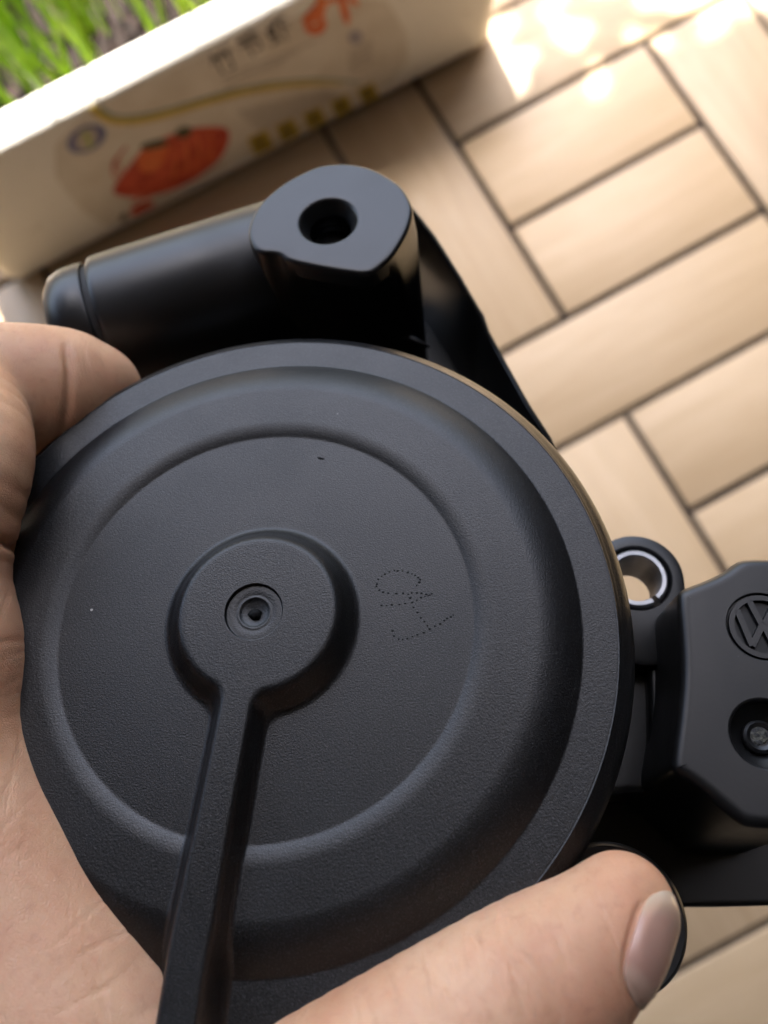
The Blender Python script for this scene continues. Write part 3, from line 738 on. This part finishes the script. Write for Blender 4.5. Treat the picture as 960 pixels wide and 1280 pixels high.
M['ink_grey'] = ink('ink_grey', (0.40, 0.35, 0.30), (0.52, 0.46, 0.39), 300)

pl, prr = Vector((-4.35 * W, 0.897 * W)), Vector((0.826 * W, 0.715 * W))
bx = (prr - pl).normalized(); by = Vector((-bx.y, bx.x)); BL = (prr - pl).length; BH = 0.19; BD = 0.34; FL = 0.010   # FL: outward flare of the sides
MB = Matrix(((bx.x, by.x, 0, pl.x), (bx.y, by.y, 0, pl.y), (0, 0, 1, 0.0), (0, 0, 0, 1)))
box = empty('foam_box', MB)
tag(box, 'white foam fish box with red prawn print, used as planter, standing on the tiled floor', 'box')
def rrect(x0, x1, y0, y1, r, n=8):
    out = []
    for cx, cy, a0 in ((x1 - r, y0 + r, -90), (x1 - r, y1 - r, 0), (x0 + r, y1 - r, 90), (x0 + r, y0 + r, 180)):
        for k in range(n + 1): a_ = R(a0 + 90 * k / n); out.append((cx + r * math.cos(a_), cy + r * math.sin(a_)))
    return np.array(out)
b = Build(); T = 0.034; rg = []
def lvl(z, inset=0.0): 
    k = FL * z / BH; return rrect(-k + inset, BL + k - inset, -k + inset, BD + k - inset, 0.022)
rg.append(b.ring(lvl(0, .014), 0.0)); rg.append(b.ring(lvl(0.001, .006), 0.002)); rg.append(b.ring(lvl(0.01), 0.011))
for z_ in (0.06, 0.12, BH - .010): rg.append(b.ring(lvl(z_), z_))
for k in range(1, 6): a_ = k / 5 * math.pi / 2; rg.append(b.ring(lvl(BH, .010 * (1 - math.cos(a_))), BH - .010 + .010 * math.sin(a_)))
for k in range(0, 4): a_ = k / 3 * math.pi / 2; rg.append(b.ring(lvl(BH, T - .006 + .006 * math.sin(a_)), BH - .006 + .006 * math.cos(a_)))
rg.append(b.ring(lvl(0.10, T + .004), 0.10)); rg.append(b.ring(lvl(0.03, T + .006), 0.03))
for x_, y_ in zip(rg, rg[1:]): b.join(x_, y_)
b.cap(rg[0]); b.cap(rg[-1])
shell = b.obj('box_shell', M['foam'], box, 35, 1.0)
# front face coordinates from the photograph
MBi = MB.inverted()
fn = Vector((0, -1, -FL / BH)).normalized()           # outward normal of the leaning front, box space
def face(px, py, lift=0.0006):
    d = MBi.to_3x3() @ (MCAM.to_3x3() @ Vector(((px - 480) / F, (640 - py) / F, -1)))
    o_ = MBi @ Vector(CP); s = -(o_.dot(fn)) / d.dot(fn); return o_ + d * s + fn * lift
def decal(name, pts, mat, lift=0.0006, parent=None, smooth=2):
    pts = chaikin(pts, smooth) if smooth else np.array(pts, float)
    b = Build(); r0 = b.ring3([tuple(face(*p, lift)) for p in pts]); r1_ = b.ring3([tuple(face(*p, -0.002)) for p in pts]); b.join(r0, r1_); b.cap(r0)
    return b.obj(name, mat, parent or box, 30, 1.0)
def stroke(path, w):
    p = np.array(path, float); t = np.gradient(p, axis=0); t /= np.linalg.norm(t, axis=1)[:, None] + 1e-9; m = np.stack([-t[:, 1], t[:, 0]], 1) * (np.array(w, float)[:, None] if np.ndim(w) else w)
    return np.vstack([p + m, (p - m)[::-1]])
decal('printed_panel', [(52, 200), (120, 128), (300, 50), (470, -20), (520, 60), (480, 118), (300, 200), (170, 275), (120, 285)], ink('ink_panel', (0.62, 0.56, 0.47), (0.70, 0.65, 0.57), 30), 0.0003, smooth=1)
prawn = decal('printed_prawn', [(138, 240), (150, 222), (170, 196), (184, 178), (205, 172), (232, 160), (258, 158), (284, 158), (288, 172), (278, 196), (258, 214), (232, 230), (205, 241), (178, 246), (155, 246)], M['ink_red'])
decal('printed_head', [(168, 200), (184, 178), (214, 176), (205, 205), (180, 220)], M['ink_orange'], .0009, prawn)
decal('printed_claw', [(172, 183), (185, 177), (205, 172), (212, 178), (200, 183), (183, 187)], M['ink_olive'], .0012, prawn)
decal('printed_claw', [(216, 166), (228, 157), (240, 158), (238, 168), (226, 173)], M['ink_olive'], .0012, prawn)
for x0 in range(4):
    decal('printed_band', stroke([(214 + x0 * 16, 178 - x0 * 4), (220 + x0 * 15, 200 - x0 * 5), (216 + x0 * 14, 224 - x0 * 7)], 1.6), M['ink_orange'], .0010, prawn)
for k in range(6):
    decal('printed_leg', stroke([(176 + 15 * k, 243 - 6.5 * k), (172 + 15 * k, 250 - 6 * k), (164 + 15 * k, 254 - 6 * k)], 1.3), M['ink_red'], .0009, prawn, 0)
for k in range(3):
    decal('printed_feeler', stroke([(150 + 3 * k, 228 - 6 * k), (140 + 2 * k, 216 - 8 * k), (142 + 8 * k, 200 - 9 * k)], 1.0), M['ink_red'], .0009, prawn, 0)
decal('printed_prawn_small', [(160, 266), (172, 254), (190, 250), (196, 256), (180, 264), (168, 271)], M['ink_red'])
decal('printed_dot', [(150, 270), (155, 265), (160, 269), (156, 277), (150, 276)], M['ink_olive'])
decal('printed_swoosh', stroke([(114, 134), (122, 141), (134, 149), (150, 152), (172, 151), (200, 145), (240, 133), (280, 121), (320, 112), (360, 106), (395, 104), (430, 105)], [5, 5, 4.6, 4.3, 4, 3.8, 3.6, 3.4, 3.2, 3.0, 2.6, 1]), M['ink_yellow'], smooth=1)
decal('printed_swoosh_edge', stroke([(124, 132), (132, 140), (146, 146), (168, 145), (200, 139), (240, 127), (280, 115), (320, 106), (360, 100), (400, 98), (450, 102)], [3, 3, 2.4, 2.0, 1.7, 1.5, 1.4, 1.4, 1.3, 1.3, 1]), M['ink_teal'], smooth=1)
lg = decal('printed_logo', [(108 + 25 * math.cos(t) * (1 if k % 2 else .96) , 173 + 17 * math.sin(t) - 7 * math.cos(t)) for k, t in enumerate(np.linspace(0, 2 * np.pi, 24, endpoint=False))], M['ink_blue'], smooth=0)
decal('printed_logo_field', [(108 + 14 * math.cos(t), 173 + 13 * math.sin(t) - 4 * math.cos(t)) for t in np.linspace(0, 2 * np.pi, 20, endpoint=False)], M['ink_grey'], .0009, lg, 0)
decal('printed_logo_mark', stroke([(104, 164), (109, 172), (113, 183)], 3.2), M['ink_green'], .0012, lg, 0)
for k in range(5):
    cx, cy = 326 + 33.5 * k, 178 - 15.5 * k; hs = 13.5 - .6 * k
    d_ = np.array([.895, -.446]) * hs; e_ = np.array([.40, .86]) * hs * .95
    blk = decal('printed_block', [np.array([cx, cy]) + s1 * d_ + s2 * e_ for s1, s2 in ((-1, -1), (1, -1), (1, 1), (-1, 1))], M['ink_yellow'], smooth=0)
    for r_ in (-.55, -.05, .45):
        decal('printed_line', stroke([np.array([cx, cy]) - .75 * d_ + r_ * e_, np.array([cx, cy]) + .6 * d_ + r_ * e_], 1.5), M['ink_olive'], .0009, blk, 0)
# the lettering
def letters(name, txt, px, py, ux, uy, size_px, mat, rot_extra=0.0):
    cu = bpy.data.curves.new(name, 'FONT'); cu.body = txt; cu.size = 1.0; cu.align_x = 'CENTER'; cu.align_y = 'CENTER'; cu.extrude = 0.0; cu.resolution_u = 3
    to = bpy.data.objects.new(name, cu); col.objects.link(to)
    dg = bpy.context.evaluated_depsgraph_get(); mesh = bpy.data.meshes.new_from_object(to.evaluated_get(dg))
    bpy.data.objects.remove(to)
    up = np.array([uy, -ux]); 
    for vt in mesh.vertices:
        p = np.array([px, py]) + size_px * (vt.co.x * np.array([ux, uy]) + vt.co.y * up * 1.0)
        vt.co = face(p[0], p[1], .0010)
    mesh.materials.clear(); mesh.materials.append(mat)
    o_ = bpy.data.objects.new(name, mesh); col.objects.link(o_); o_.parent = box; return o_
letters('printed_letter', '竹', 279, 77, .895, -.446, 33, M['ink_dark'])
letters('printed_letter', '节', 314, 57, .895, -.446, 33, M['ink_dark'])
letters('printed_letter', '虾', 349, 40, .895, -.446, 33, M['ink_dark'])
for pth, w_ in (([(378, 28), (388, 22), (398, 14), (402, 2), (399, -10)], [4, 8, 9, 6, 3]), ([(380, 34), (392, 38), (402, 34), (404, 22)], [3, 6, 6, 4]), ([(404, 4), (418, -3), (432, -8), (446, -10)], [3, 4, 4, 3]), ([(424, -14), (428, 4), (432, 20), (434, 30)], [4, 5, 5, 2]), ([(436, -2), (444, 2), (447, 6)], [4, 4, 2])):
    decal('printed_brushstroke', stroke(pth, w_), M['ink_orange'], .0010, smooth=1)
decal('printed_seal', [(444 + 9 * math.cos(t), 46 + 9 * math.sin(t)) for t in np.linspace(0, 2 * np.pi, 16, endpoint=False)], ink('ink_seal', (0.30, 0.27, 0.32), (0.40, 0.36, 0.40)), smooth=0)
for k in range(5):
    decal('printed_line', stroke([(436, 66 + 6 * k), (466 - 2 * (k % 2), 52 + 6 * k)], 1.4), M['ink_grey'], smooth=0)
for k in range(3):
    decal('printed_line', stroke([(276 + 2 * k, 100 + 8 * k - 2), (392 - 18 * k, 52 + 11 * k)], 1.0), M['ink_grey'], smooth=0)
for k in range(8):
    decal('printed_line', stroke([(296 + 4 * k, 140 + 3.2 * k), (408 + 3 * k, 112 + 1.2 * k)], .9), M['ink_grey'], smooth=0)

# soil and shoots
q = Node('soil'); v = q.coord()
M['soil'] = q.set(Base_Color=q.ramp(q.noise(v, 90, 5), [(0.3, (0.006, 0.004, 0.003)), (0.6, (0.022, 0.012, 0.010)), (0.78, (0.10, 0.055, 0.045))]), Roughness=0.95)
gx, gy = np.meshgrid(np.linspace(T - .004, BL - T + .004, 120), np.linspace(T - .004, BD - T + .004, 70), indexing='ij')
gz = 0.142 + 0.006 * np.sin(gx * 90) * np.cos(gy * 70) + rng.normal(0, .0022, gx.shape)
vs_ = np.stack([gx, gy, gz], -1).reshape(-1, 3); ii = np.arange(gx.size).reshape(gx.shape)
so_ = mesh_obj('soil', vs_, np.stack([ii[:-1, :-1], ii[1:, :-1], ii[1:, 1:], ii[:-1, 1:]], -1).reshape(-1, 4).tolist(), M['soil'], None, 0)
so_.matrix_world = MB; tag(so_, 'dark crumbly soil filling the foam box', 'soil', kind='stuff')
q = Node('leaf_green'); v = q.coord(); 
lc = q.ramp(q.noise(v, 30, 3), [(0.25, (0.065, 0.14, 0.004)), (0.5, (0.17, 0.30, 0.006)), (0.75, (0.30, 0.42, 0.012))])
M['leaf'] = q.set(Base_Color=lc, Roughness=0.6, Specular_IOR_Level=0.25, Subsurface_Weight=0.15, Subsurface_Radius=(.4, .8, .1), Subsurface_Scale=.002)
gv, gf = [], []
for k in range(520):
    x, y = random.uniform(T, BL - T), random.uniform(T + .004, BD - T)
    if random.random() < .35 : x = round(x / .05) * .05 + random.gauss(0, .008)
    L = random.uniform(.08, .18); wd = random.uniform(.0019, .0036); az = random.uniform(0, 2 * math.pi); ln = abs(random.gauss(.12, .10)); fa = random.uniform(0, math.pi)
    st_ = len(gv)
    for s_ in range(6):
        t = s_ / 5; rr2 = L * (t * math.sin(ln) + .5 * t * t * ln); zz2 = .140 + L * t * math.cos(ln * (0.6 + .8 * t))
        cx, cy = x + rr2 * math.cos(az), y + rr2 * math.sin(az); w_ = wd * (1 - t ** 3) + .0002
        gv += [(cx - w_ * math.cos(fa), cy - w_ * math.sin(fa), zz2), (cx + .4 * w_ * math.sin(fa), cy - .4 * w_ * math.cos(fa), zz2), (cx + w_ * math.cos(fa), cy + w_ * math.sin(fa), zz2)]
    for s_ in range(5):
        for j in (0, 1): a_ = st_ + s_ * 3 + j; gf.append((a_, a_ + 1, a_ + 4, a_ + 3))
gr = bpy.data.meshes.new('grass'); gr.from_pydata(gv, [], gf); gr.shade_smooth(); gr.materials.append(M['leaf'])
gro = bpy.data.objects.new('grass', gr); col.objects.link(gro); gro.matrix_world = MB
tag(gro, 'fresh green blades growing from the soil in the foam box', 'grass', kind='stuff')
